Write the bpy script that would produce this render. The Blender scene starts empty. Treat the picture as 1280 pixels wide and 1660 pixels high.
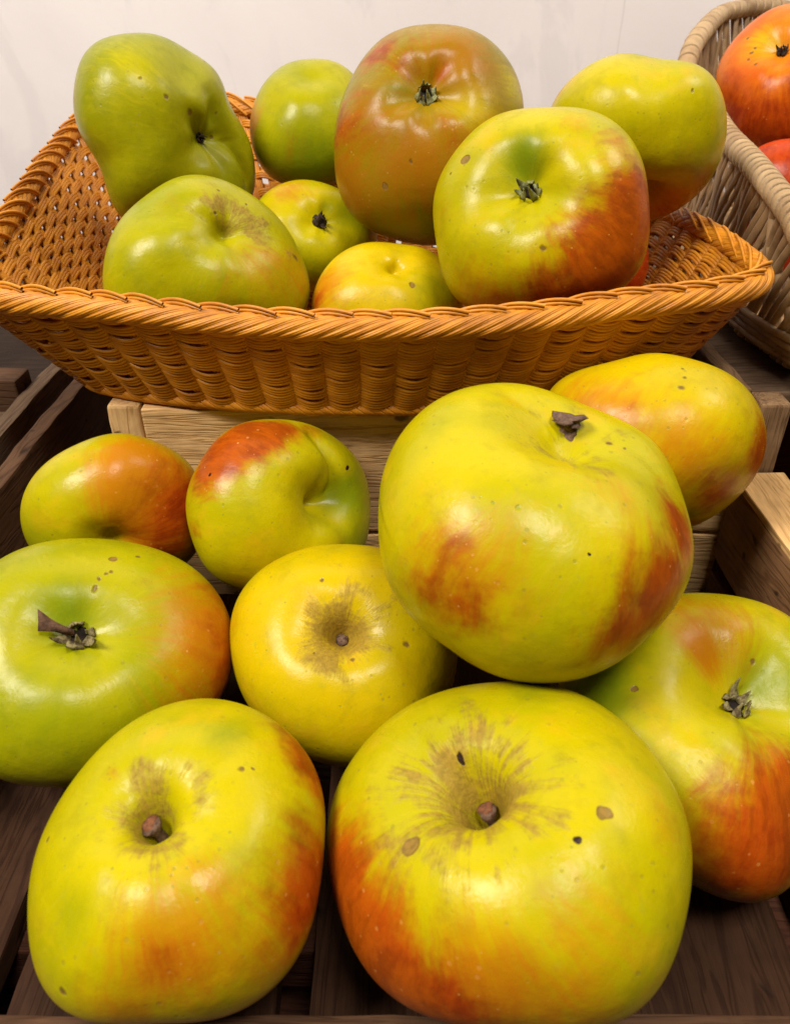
import bpy, math, random
import numpy as np
from mathutils import Vector, Matrix

scene = bpy.context.scene
COL = scene.collection
PI = math.pi

# ------------------------------------------------------------------ camera
CAM = np.array([0.0, 0.0, 0.30]); PITCH = math.radians(34); FPX = 1232.0
cam_d = bpy.data.cameras.new('camera'); cam = bpy.data.objects.new('camera', cam_d); COL.objects.link(cam)
cam.location = CAM; cam.rotation_euler = (PI/2 - PITCH, 0, 0)
cam_d.sensor_fit = 'VERTICAL'; cam_d.sensor_height = 36; cam_d.lens = FPX/1660*36
cam_d.clip_start = 0.01; cam_d.clip_end = 50
cam_d.dof.use_dof = True; cam_d.dof.focus_distance = 0.29; cam_d.dof.aperture_fstop = 22
scene.camera = cam

# ------------------------------------------------------------------ light
world = bpy.data.worlds.new('World'); scene.world = world; world.use_nodes = True
world.node_tree.nodes['Background'].inputs[0].default_value = (1.0, 0.93, 0.86, 1)
world.node_tree.nodes['Background'].inputs[1].default_value = 0.012
def lamp(name, direction, dist, size, watts, col, aim=(0.0, 0.27, 0.15), sy=None):
    l = bpy.data.lights.new(name, 'AREA'); l.shape = 'RECTANGLE'; l.size = size; l.size_y = sy or size
    l.energy = watts; l.color = col
    o = bpy.data.objects.new(name, l); COL.objects.link(o)
    d = Vector(direction).normalized(); o.location = Vector(aim) + d*dist
    o.rotation_euler = d.to_track_quat('Z', 'Y').to_euler()
    return o
lamp('ceiling_lamp', (-0.54, -0.30, 0.79), 1.5, 0.46, 29, (1.0, 0.93, 0.84))
lamp('ceiling_lamp', (0.16, -0.36, 0.92), 1.6, 0.40, 20, (1.0, 0.93, 0.84))
lamp('ceiling_lamp', (0.62, 0.12, 0.78), 1.8, 0.42, 9, (1.0, 0.94, 0.86))
vs = scene.view_settings
scene.display_settings.display_device = 'sRGB'
vs.view_transform = 'Standard'; vs.look = 'None'; vs.exposure = -0.12; vs.gamma = 1.0; vs.use_curve_mapping = False
scene.render.engine = 'CYCLES'
scene.cycles.use_denoising = True
scene.cycles.max_bounces = 8; scene.cycles.diffuse_bounces = 4; scene.cycles.glossy_bounces = 3

# ------------------------------------------------------------------ small helpers
def tag(o, label=None, cat=None, group=None, kind=None):
    if label: o['label'] = label
    if cat: o['category'] = cat
    if group: o['group'] = group
    if kind: o['kind'] = kind
    return o
def empty(name, loc):
    o = bpy.data.objects.new(name, None); o.empty_display_size = 0.01; o.location = loc; COL.objects.link(o); return o
def mesh_obj(name, V, F, mat, parent=None, loc=(0, 0, 0), smooth=True):
    me = bpy.data.meshes.new(name)
    V = np.asarray(V, np.float32)
    if isinstance(F, np.ndarray):
        n, k = F.shape
        me.vertices.add(len(V)); me.vertices.foreach_set('co', V.ravel())
        me.loops.add(n*k); me.loops.foreach_set('vertex_index', F.astype(np.int32).ravel())
        me.polygons.add(n); me.polygons.foreach_set('loop_start', np.arange(0, n*k, k, dtype=np.int32))
        me.update(calc_edges=True)
    else:
        me.from_pydata([tuple(map(float, v)) for v in V], [], F)
    me.validate()
    me.polygons.foreach_set('use_smooth', [smooth]*len(me.polygons))
    me.materials.append(mat)
    o = bpy.data.objects.new(name, me); COL.objects.link(o); o.location = loc
    if parent is not None: o.parent = parent
    return o

class Nodes:
    def __init__(s, name):
        s.m = bpy.data.materials.new(name); s.m.use_nodes = True; s.t = s.m.node_tree
        s.bsdf = s.t.nodes['Principled BSDF']
    def n(s, typ, ins={}, **kw):
        nd = s.t.nodes.new(typ)
        for k, v in kw.items(): setattr(nd, k, v)
        for k, v in ins.items(): s.put(nd.inputs[k], v)
        return nd
    def put(s, sock, v):
        if isinstance(v, bpy.types.NodeSocket): s.t.links.new(v, sock)
        else:
            if sock.type == 'RGBA' and len(v) == 3: v = (*v, 1)
            sock.default_value = v
    def math(s, op, a, b=0.0, c=0.0, clamp=False):
        return s.n('ShaderNodeMath', {0: a, 1: b, 2: c}, operation=op, use_clamp=clamp).outputs[0]
    def mix(s, f, a, b, blend='MIX'):
        nd = s.n('ShaderNodeMix', {}, data_type='RGBA', blend_type=blend)
        s.put(nd.inputs[0], f); s.put(nd.inputs[6], a); s.put(nd.inputs[7], b); return nd.outputs[2]
    def ramp(s, v, lo, hi, a=0.0, b=1.0, smooth=True):
        return s.n('ShaderNodeMapRange', {0: v, 1: lo, 2: hi, 3: a, 4: b}, interpolation_type='SMOOTHSTEP' if smooth else 'LINEAR').outputs[0]
    def noise(s, vec, scale, detail=3, rough=0.5, dist=0.0):
        return s.n('ShaderNodeTexNoise', {'Vector': vec, 'Scale': scale, 'Detail': detail, 'Roughness': rough, 'Distortion': dist}).outputs[0]
    def vmath(s, op, a, b=(0, 0, 0)):
        nd = s.n('ShaderNodeVectorMath', {0: a, 1: b}, operation=op)
        return nd.outputs['Value'] if op in ('DISTANCE', 'LENGTH', 'DOT_PRODUCT') else nd.outputs[0]
    def out(s, **kw):
        for k, v in kw.items(): s.put(s.bsdf.inputs[k.replace('_', ' ')], v)
        return s.m
    def bump(s, h, strength, dist):
        s.put(s.bsdf.inputs['Normal'], s.n('ShaderNodeBump', {'Height': h, 'Strength': strength, 'Distance': dist}).outputs[0])

# ---------- apple surface (numpy only) ----------
def unit(v):
    v = np.asarray(v, float); return v / np.linalg.norm(v, axis=-1, keepdims=True)

def apple_dirs(nlat, nlon):
    t = np.linspace(0, 1, nlat)
    th = np.pi * (t - 0.10 * np.sin(2*np.pi*t) )          # rows crowd towards the two hollows
    ph = np.linspace(0, 2*np.pi, nlon, endpoint=False)
    return th, ph

def apple_points(s, nlat, nlon):
    """lumpy apple: hollow at each pole, five soft ribs, low lumps, own outline"""
    th, ph = apple_dirs(nlat, nlon)
    TH, PH = np.meshgrid(th, ph, indexing='ij')
    rng = np.random.RandomState(s['seed'])
    sn, cs = np.sin(TH), np.cos(TH)
    lat = sn * (1 + s['taper'] * cs) * (1 + 0.06*sn*sn)
    rib = s['rib'] * np.cos(5*PH + rng.uniform(0, 6.3)) + 0.5*s['rib']*np.cos(2*PH + rng.uniform(0, 6.3))
    lat = lat * (1 + rib * (0.35 + 0.65*np.exp(-((TH-0.6)/0.55)**2)))
    z = s['sq'] * cs
    wob = 1 + 0.16*np.cos(5*PH + 1.3)*min(1, s['rib']*22) + 0.15*np.cos(2*PH+0.4)
    top = s['dent'] * np.exp(-np.abs(sn/(s['dw']*wob))**1.7) + s.get('hole', .12)*np.exp(-(sn/0.11)**2)
    bot = 0.26*np.exp(-np.abs(sn/0.36)**1.8)
    z = z - np.where(cs > 0, top, 0) + np.where(cs < 0, bot, 0)
    z = z + 0.05*rib*5*np.exp(-((sn-0.75)/0.3)**2)*(cs > 0)
    # frame with the visible hollow on +axis
    a = unit(s['axis']); ref = np.array([0, 0, 1.0]) if abs(a[2]) < 0.9 else np.array([0, 1.0, 0])
    e1 = unit(np.cross(ref, a)); e2 = np.cross(a, e1)
    P = (lat*np.cos(PH))[..., None]*e1 + (lat*np.sin(PH))[..., None]*e2 + z[..., None]*a
    P = P.reshape(-1, 3)
    D = unit(P + 1e-9)
    for k in range(5):
        w = unit(rng.normal(size=3)); f = rng.uniform(1.2, 3.2)
        P = P * (1 + s['lump'] * np.sin(f * (D @ w) * 2 + rng.uniform(0, 6.3)))[:, None]
    for (c0, c1, dep, wid) in s.get('creases', []):
        c0 = np.array(c0); c1 = np.array(c1); ab = c1 - c0
        tt = np.clip(((D - c0) @ ab) / max(1e-9, ab @ ab), 0, 1)
        d = np.linalg.norm(D - (c0 + tt[:, None]*ab), axis=1)
        taper = 0.35 + 0.65*np.sin(np.pi*np.clip(tt, 0.02, 0.98))
        P = P * (1 - dep * taper * np.exp(-(d/wid)**2))[:, None]
    P = P * s['R']
    # the outline this apple grew into
    n, u, v = (np.array(q) for q in s['fr'])
    pu, pv, pn = P @ u, P @ v, P @ n
    ang = np.arctan2(pv, pu); rho = np.hypot(pu, pv)
    sc = np.full_like(ang, s['co'][0])
    for k in range(1, (len(s['co'])-1)//2 + 1):
        sc = sc + s['co'][2*k-1]*np.cos(k*ang) + s['co'][2*k]*np.sin(k*ang)
    w = np.clip(rho / (0.75*s['R']), 0, 1); w = w*w*(3-2*w)
    sc = s['co'][0] + (sc - s['co'][0]) * w
    P = (pu*sc)[:, None]*u + (pv*sc)[:, None]*v + pn[:, None]*n
    return P, TH.ravel(), PH.ravel()

APPLES = {
 'A': {"seed": 65, "taper": 0.06, "rib": 0.012, "sq": 0.84, "dent": 0.24, "dw": 0.3, "axis": [-0.0446, -0.1484, 0.9879], "lump": 0.012, "R": 0.04135, "fr": [[0.253, -0.503, 0.8264], [0.9675, 0.1315, -0.2161], [-0.0, 0.8542, 0.5199]], "co": [0.8819, 0.0553, 0.0431, -0.0338, 0.0052, -0.009, -0.0283, -0.0215, 0.0005, -0.005, 0.0108, 0.0014, -0.0016, -0.0033, -0.0022], "hole": 0.3, "creases": [[[0.224, -0.006, 0.975], [0.564, 0.411, 0.717], 0.03, 0.1], [[-0.169, -0.304, 0.938], [-0.221, -0.694, 0.685], 0.025, 0.12], [[0.185, -0.525, 0.831], [0.331, -0.781, 0.53], 0.02, 0.12]], "loc": [-0.05755, 0.11443, 0.11199], "blobs": [["g", 0.34, 0.441, 0.831, 0.236, 0.6], ["g", -0.427, -0.702, 0.57, 0.236, 0.5], ["g", -0.448, -0.879, 0.16, 0.236, 0.4], ["b", -0.116, 0.051, 0.992, 0.294, 0.75], ["b", 0.198, 0.111, 0.974, 0.196, 0.5], ["b", -0.252, -0.151, 0.956, 0.216, 0.6], ["o", 0.259, -0.857, 0.446, 0.432, 0.9], ["r", 0.231, -0.864, 0.447, 0.196, 0.6], ["r", 0.818, 0.463, 0.341, 0.353, 1.05], ["r", 0.929, -0.281, 0.241, 0.432, 1.0], ["o", 0.801, -0.574, 0.169, 0.353, 0.8], ["o", 0.445, -0.559, 0.7, 0.236, 0.5], ["o", -0.047, -0.992, 0.118, 0.314, 0.6], ["o", 0.23, 0.394, 0.89, 0.157, 0.2], ["r", 0.619, 0.629, 0.47, 0.137, 0.5], ["o", -0.442, 0.204, 0.873, 0.118, 0.4]], "spots": [[0.536, 0.161, 0.829, 0.0275, "k"], [0.599, 0.169, 0.783, 0.0157, "k"], [-0.849, -0.138, 0.511, 0.0275, "k"], [-0.414, -0.896, 0.16, 0.0353, "k"]], "base": "Y", "kind": "stem", "label": "plump yellow apple with cut reddish stem and orange cheek, bottom left corner of the crate", "stemlen": 0.22, "stemdir": [-0.4, 0.15, 0.2], "rus": [0.62, 0.4]},
 'B': {"seed": 66, "taper": 0.06, "rib": 0.012, "sq": 0.84, "dent": 0.26, "dw": 0.3, "axis": [-0.3744, -0.0419, 0.9263], "lump": 0.008, "R": 0.04867, "fr": [[-0.1358, -0.5188, 0.8441], [0.9907, -0.0711, 0.1157], [0.0, 0.852, 0.5236]], "co": [0.9014, -0.0404, 0.0988, 0.0326, -0.036, -0.0049, -0.0002, -0.0203, 0.0015, -0.0074, 0.0099, 0.0026, 0.0006, 0.0005, 0.0028], "hole": 0.34, "creases": [[[-0.523, 0.161, 0.837], [-0.629, 0.512, 0.585], 0.03, 0.07]], "loc": [0.03057, 0.11674, 0.11005], "blobs": [["r", -0.962, -0.235, 0.14, 0.389, 1.15], ["r", -0.789, -0.605, 0.109, 0.44, 1.15], ["r", -0.549, -0.836, 0.014, 0.423, 1.1], ["r", -0.152, -0.947, -0.282, 0.372, 0.95], ["o", -0.277, -0.887, 0.369, 0.372, 0.9], ["o", 0.055, -0.948, 0.314, 0.339, 0.7], ["o", 0.19, -0.764, 0.616, 0.372, 0.45], ["o", 0.659, -0.259, 0.706, 0.203, 0.4], ["o", -0.707, -0.604, 0.368, 0.203, 0.6], ["b", -0.491, 0.135, 0.861, 0.288, 0.9], ["b", -0.665, 0.14, 0.733, 0.203, 0.8], ["b", -0.014, 0.06, 0.998, 0.203, 0.75], ["b", -0.383, 0.27, 0.883, 0.203, 0.7], ["b", -0.818, 0.081, 0.569, 0.118, 0.5], ["g", -0.579, -0.345, 0.739, 0.203, 0.25], ["g", 0.108, 0.643, 0.758, 0.203, 0.4], ["o", -0.983, 0.079, 0.169, 0.102, 0.6]], "spots": [[-0.678, -0.332, 0.656, 0.0575, "t"], [0.208, -0.442, 0.873, 0.022, "d"], [0.359, -0.306, 0.882, 0.0372, "t"], [-0.415, 0.249, 0.875, 0.0271, "d"]], "base": "Y", "kind": "stem", "label": "largest yellow apple, round tan scar and star of russet round its stem, bottom centre", "stemlen": 0.2, "stemdir": [-0.08, 0.3, 0.4], "star": 1, "rus": [0.95, 0.4]},
 'C': {"seed": 67, "taper": 0.06, "rib": 0.012, "sq": 0.84, "dent": 0.24, "dw": 0.34, "axis": [0.224, -0.4217, 0.8786], "lump": 0.008, "R": 0.04672, "fr": [[0.3679, -0.6544, 0.6606], [0.9299, 0.2589, -0.2614], [0.0, 0.7104, 0.7038]], "co": [0.8993, 0.0243, 0.0624, 0.0441, 0.018, 0.0273, 0.0121, -0.0101, -0.0015, 0.0084, 0.0045, -0.0022, -0.0028, -0.0005, 0.0003], "hole": 0.0, "creases": [], "loc": [-0.10569, 0.18801, 0.11021], "blobs": [["g", 0.094, -0.273, 0.957, 0.41, 0.9], ["g", 0.085, -0.964, 0.252, 0.501, 0.5], ["g", 0.526, -0.85, 0.043, 0.319, 0.4], ["o", 0.975, 0.019, 0.222, 0.569, 1.05], ["r", 0.996, 0.002, -0.088, 0.501, 0.75], ["o", 0.888, -0.455, 0.067, 0.364, 0.6], ["r", 0.858, 0.429, 0.281, 0.273, 0.5], ["o", 0.697, 0.343, 0.63, 0.273, 0.35]], "spots": [[0.299, 0.338, 0.892, 0.0364, "t"], [0.347, 0.187, 0.919, 0.0228, "k"], [0.281, 0.088, 0.956, 0.0273, "k"], [0.28, -0.002, 0.96, 0.0364, "k"], [0.324, 0.154, 0.934, 0.0228, "k"], [0.437, 0.432, 0.789, 0.0228, "k"]], "base": "YG", "kind": "calyx", "label": "green apple with dry leaf in its eye and orange right cheek, cut off at left", "calyx": 1.0},
 'D': {"seed": 68, "taper": 0.06, "rib": 0.012, "sq": 0.84, "dent": 0.24, "dw": 0.3, "axis": [0.0465, -0.4676, 0.8827], "lump": 0.008, "R": 0.04079, "fr": [[0.0672, -0.7093, 0.7016], [0.9977, 0.0478, -0.0473], [-0.0, 0.7032, 0.711]], "co": [0.9323, 0.0324, 0.0568, 0.0025, -0.021, -0.0081, 0.0249, -0.0058, 0.0034, -0.0018, 0.0055, -0.0022, -0.0015, 0.0017, 0.0006], "hole": 0.22, "creases": [], "loc": [-0.01866, 0.19679, 0.10534], "blobs": [["b", 0.033, -0.331, 0.943, 0.26, 1.0], ["b", 0.071, -0.102, 0.992, 0.244, 0.75], ["b", 0.365, -0.582, 0.726, 0.162, 0.5], ["b", -0.196, -0.312, 0.93, 0.162, 0.4], ["b", 0.056, 0.188, 0.981, 0.152, 0.35], ["o", -0.864, -0.039, 0.502, 0.271, 0.35], ["g", 0.768, -0.639, 0.038, 0.379, 0.5], ["g", 0.058, -0.965, -0.254, 0.271, 0.3], ["o", 0.158, -0.748, 0.644, 0.135, 0.3]], "spots": [[0.617, -0.488, 0.617, 0.0379, "k"], [-0.165, 0.019, 0.986, 0.0271, "k"], [0.176, -0.726, 0.665, 0.0271, "k"], [-0.219, -0.676, 0.704, 0.0162, "k"]], "base": "YY", "kind": "stem", "label": "lemon yellow apple with grey russet around a tiny sunken stem, middle of the crate", "stemlen": 0.12, "rus": [1.1, 0.34]},
 'E': {"seed": 69, "taper": 0.06, "rib": 0.018, "sq": 0.84, "dent": 0.34, "dw": 0.34, "axis": [0.2471, -0.1536, 0.9567], "lump": 0.008, "R": 0.0479, "fr": [[-0.3503, -0.5863, 0.7304], [0.9366, -0.2193, 0.2732], [-0.0, 0.7799, 0.626]], "co": [0.9425, 0.0372, 0.1318, -0.0631, 0.0428, -0.0567, 0.0379, -0.0133, 0.0013, 0.0116, 0.0045, -0.0049, -0.0113, -0.0008, -0.0057], "hole": 0.0, "creases": [], "loc": [0.09869, 0.16517, 0.09422], "blobs": [["g", 0.487, 0.072, 0.87, 0.406, 0.8], ["o", -0.048, 0.242, 0.969, 0.256, 0.9], ["o", 0.187, 0.39, 0.902, 0.342, 0.6], ["r", 0.267, -0.812, 0.519, 0.427, 1.05], ["r", 0.067, -0.967, 0.247, 0.555, 1.05], ["o", -0.096, -0.955, 0.282, 0.427, 0.8], ["r", -0.189, -0.92, -0.342, 0.342, 0.6], ["g", -0.8, -0.033, 0.6, 0.384, 1.0], ["g", -0.709, -0.493, 0.504, 0.342, 0.6], ["o", -0.106, 0.546, 0.831, 0.299, 0.5]], "spots": [[0.406, 0.217, 0.888, 0.0256, "k"], [-0.612, -0.142, 0.778, 0.0256, "t"]], "base": "Y", "kind": "calyx", "label": "green apple with deep open eye and orange cheeks, cut off by the right edge", "calyx": 0.9},
 'F': {"seed": 70, "taper": 0.06, "rib": 0.012, "sq": 0.84, "dent": 0.3, "dw": 0.5, "axis": [0.2767, 0.0249, 0.9606], "lump": 0.008, "R": 0.04736, "fr": [[-0.1815, -0.8, 0.5719], [0.9834, -0.1477, 0.1056], [0.0, 0.5815, 0.8135]], "co": [1.0441, -0.0288, 0.061, -0.054, 0.0416, -0.0011, 0.019, -0.0069, 0.0221, -0.0115, -0.0204, -0.0021, -0.0094, 0.0081, -0.0051], "hole": 0.05, "creases": [[[0.189, 0.423, 0.886], [-0.178, 0.464, 0.868], 0.035, 0.07], [[0.376, 0.364, 0.852], [0.811, 0.02, 0.585], 0.03, 0.08], [[-0.798, -0.587, 0.139], [-0.503, -0.669, -0.547], 0.015, 0.05], [[0.656, -0.652, 0.381], [0.298, -0.951, -0.082], 0.01, 0.1]], "loc": [0.04339, 0.19125, 0.16329], "blobs": [["r", -0.559, -0.731, 0.391, 0.222, 0.5], ["r", -0.678, -0.724, 0.126, 0.242, 0.55], ["r", -0.509, -0.851, 0.133, 0.242, 0.6], ["r", -0.773, -0.631, 0.064, 0.121, 0.3], ["o", -0.434, -0.826, 0.359, 0.403, 0.5], ["o", -0.592, -0.743, 0.313, 0.403, 0.5], ["r", 0.872, -0.387, 0.3, 0.302, 1.05], ["r", 0.595, -0.787, 0.165, 0.342, 1.05], ["r", 0.334, -0.943, 0.006, 0.282, 0.85], ["o", 0.381, -0.873, 0.305, 0.363, 0.4], ["o", 0.123, -0.992, 0.006, 0.161, 0.4], ["r", -0.399, -0.751, -0.526, 0.161, 0.7], ["o", 0.408, -0.527, 0.745, 0.282, 0.4], ["o", 0.526, -0.677, 0.515, 0.201, 0.4], ["b", 0.312, 0.368, 0.876, 0.181, 0.5], ["b", 0.598, 0.223, 0.77, 0.201, 0.35], ["b", 0.033, 0.363, 0.931, 0.121, 0.35], ["g", 0.272, 0.392, 0.879, 0.282, 0.4], ["o", -0.012, -0.471, 0.882, 0.201, 0.2], ["g", -0.679, 0.145, 0.72, 0.242, 0.3], ["r", 0.84, -0.104, 0.533, 0.089, 0.5]], "spots": [[0.59, 0.235, 0.773, 0.0282, "k"], [0.59, 0.235, 0.773, 0.0161, "k"], [-0.271, -0.697, 0.664, 0.0201, "g"], [-0.403, -0.635, 0.659, 0.0161, "g"], [0.104, -0.868, 0.486, 0.0121, "d"], [0.673, 0.166, 0.721, 0.0161, "k"]], "stemat": [0.2723, 0.3921, 0.8787], "base": "Y", "kind": "stem", "label": "big yellow apple with thick brown woody stem lying atop the others in the crate", "stemlen": 0.09, "calyx": 1, "stemdir": [-0.4, 0.3, 0.3], "rus": [0.42, 0.45]},
 'G': {"seed": 71, "taper": 0.06, "rib": 0.015, "sq": 0.95, "dent": 0.26, "dw": 0.36, "axis": [-0.4334, -0.5483, -0.7152], "lump": 0.015, "R": 0.03921, "fr": [[-0.3219, -0.8291, 0.4572], [0.9468, -0.2818, 0.1554], [0.0, 0.4829, 0.8757]], "co": [0.9833, -0.0411, 0.03, 0.0157, 0.0427, 0.0217, 0.0487, 0.0037, -0.0147, 0.0118, 0.0095, -0.0111, -0.0039, 0.0057, -0.0004], "creases": [], "loc": [0.10239, 0.26376, 0.15455], "blobs": [["r", 0.797, -0.557, 0.234, 0.435, 0.95], ["r", 0.367, -0.93, -0.039, 0.404, 0.8], ["o", -0.026, -0.926, 0.376, 0.497, 0.7], ["o", -0.691, -0.536, 0.486, 0.559, 0.75], ["o", -0.829, -0.15, 0.539, 0.373, 0.5], ["g", 0.163, -0.921, -0.353, 0.217, 0.8], ["r", 0.284, -0.761, -0.583, 0.217, 0.6], ["o", -0.557, -0.238, 0.796, 0.373, 0.2], ["r", -0.469, -0.603, 0.645, 0.155, 0.3]], "spots": [[-0.077, -0.516, 0.853, 0.0373, "k"], [-0.008, -0.406, 0.914, 0.0248, "k"], [0.004, -0.26, 0.966, 0.0186, "k"]], "base": "YY", "kind": "none", "label": "yellow and orange apple against the basket, right rear of the crate"},
 'H': {"seed": 72, "taper": 0.06, "rib": 0.015, "sq": 0.84, "dent": 0.2, "dw": 0.25, "axis": [0.2789, -0.9599, 0.0302], "lump": 0.008, "R": 0.0335, "fr": [[0.3488, -0.7793, 0.5206], [0.9372, 0.29, -0.1937], [-0.0, 0.5555, 0.8315]], "co": [0.9333, 0.0602, -0.017, 0.0402, 0.0062, -0.0099, -0.023, -0.0103, -0.0047, -0.0182, 0.0031, -0.0093, 0.0029, -0.0033, -0.0001], "creases": [], "loc": [-0.11351, 0.25362, 0.13057], "blobs": [["o", 0.697, -0.433, 0.572, 0.776, 1.3], ["r", 0.937, -0.273, 0.219, 0.628, 0.75], ["r", 0.864, -0.475, -0.167, 0.628, 0.8], ["o", 0.645, -0.753, 0.128, 0.443, 0.9], ["o", 0.504, -0.365, 0.783, 0.333, 0.8], ["o", 0.438, -0.278, 0.855, 0.296, 0.4], ["g", -0.656, -0.754, 0.029, 0.443, 0.5], ["r", 0.693, -0.639, 0.335, 0.222, 0.45]], "spots": [], "base": "Y", "kind": "none", "label": "small apple half yellow half streaky orange, rear left of the crate"},
 'I': {"seed": 73, "taper": 0.06, "rib": 0.012, "sq": 0.84, "dent": 0.34, "dw": 0.3, "axis": [0.7778, -0.4725, 0.4145], "lump": 0.008, "R": 0.03662, "fr": [[0.152, -0.8234, 0.5467], [0.9884, 0.1267, -0.0841], [0.0, 0.5531, 0.8331]], "co": [0.9858, 0.0169, -0.0177, 0.069, 0.0214, 0.0071, -0.0061, -0.0152, -0.0004, -0.0081, 0.0086, 0.0006, 0.002, -0.0053, 0.0058], "hole": 0.1, "creases": [[[0.892, -0.109, 0.438], [0.461, 0.198, 0.865], 0.15, 0.085], [[0.892, -0.109, 0.438], [0.658, -0.614, -0.436], 0.15, 0.085]], "loc": [-0.04691, 0.2541, 0.13129], "blobs": [["r", -0.477, -0.329, 0.815, 0.392, 1.4], ["r", -0.196, -0.173, 0.965, 0.392, 1.4], ["r", -0.944, -0.116, 0.309, 0.338, 1.0], ["r", 0.116, 0.049, 0.992, 0.304, 0.9], ["r", 0.402, 0.293, 0.867, 0.237, 0.5], ["o", -0.478, -0.613, 0.629, 0.203, 0.5], ["g", 0.97, -0.042, 0.241, 0.406, 0.9], ["g", 0.884, -0.298, -0.361, 0.406, 0.7], ["o", -0.443, -0.233, 0.866, 0.27, 0.5], ["r", 0.481, 0.425, 0.767, 0.169, 0.4], ["r", -0.68, -0.706, 0.197, 0.169, 0.4]], "spots": [[0.869, 0.139, 0.474, 0.027, "d"], [-0.495, -0.52, 0.696, 0.0203, "d"]], "base": "Y", "kind": "none", "label": "yellow apple with deep side cleft and red upper rim, right below the orange basket", "calyx": 0.5},
 'J': {"seed": 74, "taper": 0.06, "rib": 0.03, "sq": 0.84, "dent": 0.3, "dw": 0.26, "axis": [0.8364, -0.5478, 0.0165], "lump": 0.008, "R": 0.04718, "fr": [[0.2621, -0.9566, 0.1277], [0.9651, 0.2598, -0.0347], [0.0, 0.1323, 0.9912]], "co": [0.9223, 0.0165, -0.049, -0.0153, -0.1065, 0.0211, 0.0039, -0.025, -0.0385, -0.0265, 0.0158, 0.0034, 0.0025, -0.0024, -0.0002, 0.0088, -0.0004, 0.0038, 0.0015], "hole": 0.0, "creases": [[[0.801, -0.265, 0.537], [0.982, -0.181, -0.046], 0.13, 0.13], [[0.982, -0.146, -0.12], [0.83, 0.036, -0.557], 0.12, 0.08], [[-0.421, -0.904, -0.075], [0.097, -0.993, 0.072], 0.03, 0.25]], "loc": [-0.11672, 0.42604, 0.24313], "blobs": [["o", -0.741, -0.568, 0.358, 0.298, 0.35], ["o", -0.505, -0.476, -0.72, 0.331, 0.55], ["o", 0.596, -0.712, -0.371, 0.397, 0.2], ["g", 0.46, -0.259, 0.849, 0.596, 0.3], ["y", -0.028, -0.742, 0.67, 0.397, 0.5], ["o", 0.144, -0.831, -0.538, 0.331, 0.25]], "spots": [[0.307, -0.825, 0.475, 0.0331, "k"], [0.576, -0.734, 0.36, 0.0464, "k"], [0.934, -0.356, 0.012, 0.0464, "k"], [0.912, -0.246, 0.327, 0.0265, "k"], [0.072, -0.796, 0.601, 0.0199, "k"], [0.598, 0.161, 0.785, 0.0265, "k"]], "base": "G", "kind": "calyx", "label": "big lumpy all green apple pinched at the waist, top left of the orange basket", "calyx": 0.5},
 'K': {"seed": 75, "taper": 0.06, "rib": 0.01, "sq": 0.84, "dent": 0.08, "dw": 0.25, "axis": [0.1019, -0.4812, 0.8707], "lump": 0.008, "R": 0.03532, "fr": [[0.0974, -0.9881, 0.1189], [0.9952, 0.0967, -0.0116], [0.0, 0.1195, 0.9928]], "co": [0.9636, -0.0011, -0.082, -0.043, 0.0336, 0.0016, -0.0261, -0.032, 0.0068, 0.0, -0.0074, 0.0012, 0.0002, -0.0033, 0.0016], "hole": 0.0, "creases": [], "loc": [-0.04619, 0.46858, 0.24362], "blobs": [["o", -0.913, -0.403, 0.07, 0.386, 0.8], ["r", -0.952, -0.286, -0.109, 0.241, 0.3], ["g", 0.029, -0.896, -0.444, 0.676, 0.9], ["g", -0.54, -0.027, 0.841, 0.386, 0.3], ["o", -0.226, -0.949, -0.22, 0.386, 0.3]], "spots": [], "base": "YG", "kind": "none", "label": "small round green apple at the back of the basket, left of the brownish orange one"},
 'L': {"seed": 76, "taper": 0.06, "rib": 0.032, "sq": 0.95, "dent": 0.26, "dw": 0.3, "axis": [-0.076, -0.8067, 0.5861], "lump": 0.012, "R": 0.04949, "fr": [[-0.04, -0.9904, 0.1325], [0.9992, -0.0396, 0.0053], [0.0, 0.1326, 0.9912]], "co": [0.8983, -0.0195, -0.0551, -0.0601, 0.0262, 0.0067, -0.0098, -0.014, 0.0143, 0.013, 0.0148, 0.0047, -0.0032, -0.0025, 0.0016], "hole": 0.0, "creases": [], "loc": [0.01625, 0.40272, 0.24611], "blobs": [["r", -0.578, -0.193, 0.793, 0.358, 0.65], ["r", -0.837, -0.518, 0.177, 0.388, 0.6], ["o", -0.576, -0.791, 0.206, 0.537, 0.6], ["g", -0.015, -0.996, 0.091, 0.298, 0.3], ["y", 0.35, -0.858, 0.377, 0.358, 0.6], ["r", -0.33, -0.51, 0.795, 0.298, 0.5], ["o", 0.22, -0.58, 0.785, 0.537, 0.75], ["o", -0.113, -0.99, -0.083, 0.537, 0.7], ["g", -0.414, -0.755, 0.507, 0.209, 0.6], ["y", 0.829, -0.299, 0.472, 0.298, 0.6], ["g", -0.397, -0.797, -0.456, 0.478, 1.0], ["g", 0.1, -0.854, -0.51, 0.478, 1.0], ["g", 0.559, -0.824, -0.091, 0.298, 0.5], ["o", -0.739, -0.596, -0.314, 0.478, 0.8], ["r", 0.089, -0.699, 0.71, 0.119, 0.6], ["r", 0.162, -0.972, 0.169, 0.239, 0.4], ["o", -0.011, -0.878, -0.478, 0.537, 0.25], ["o", 0.495, -0.867, -0.049, 0.418, 0.6], ["o", -0.324, -0.842, -0.431, 0.537, 0.55]], "spots": [[-0.187, -0.979, -0.08, 0.0239, "k"], [-0.401, -0.871, -0.285, 0.0298, "t"]], "base": "B", "kind": "calyx", "label": "tall brownish orange apple with star shaped eye facing forward, top centre of the basket", "calyx": 1.0},
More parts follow.
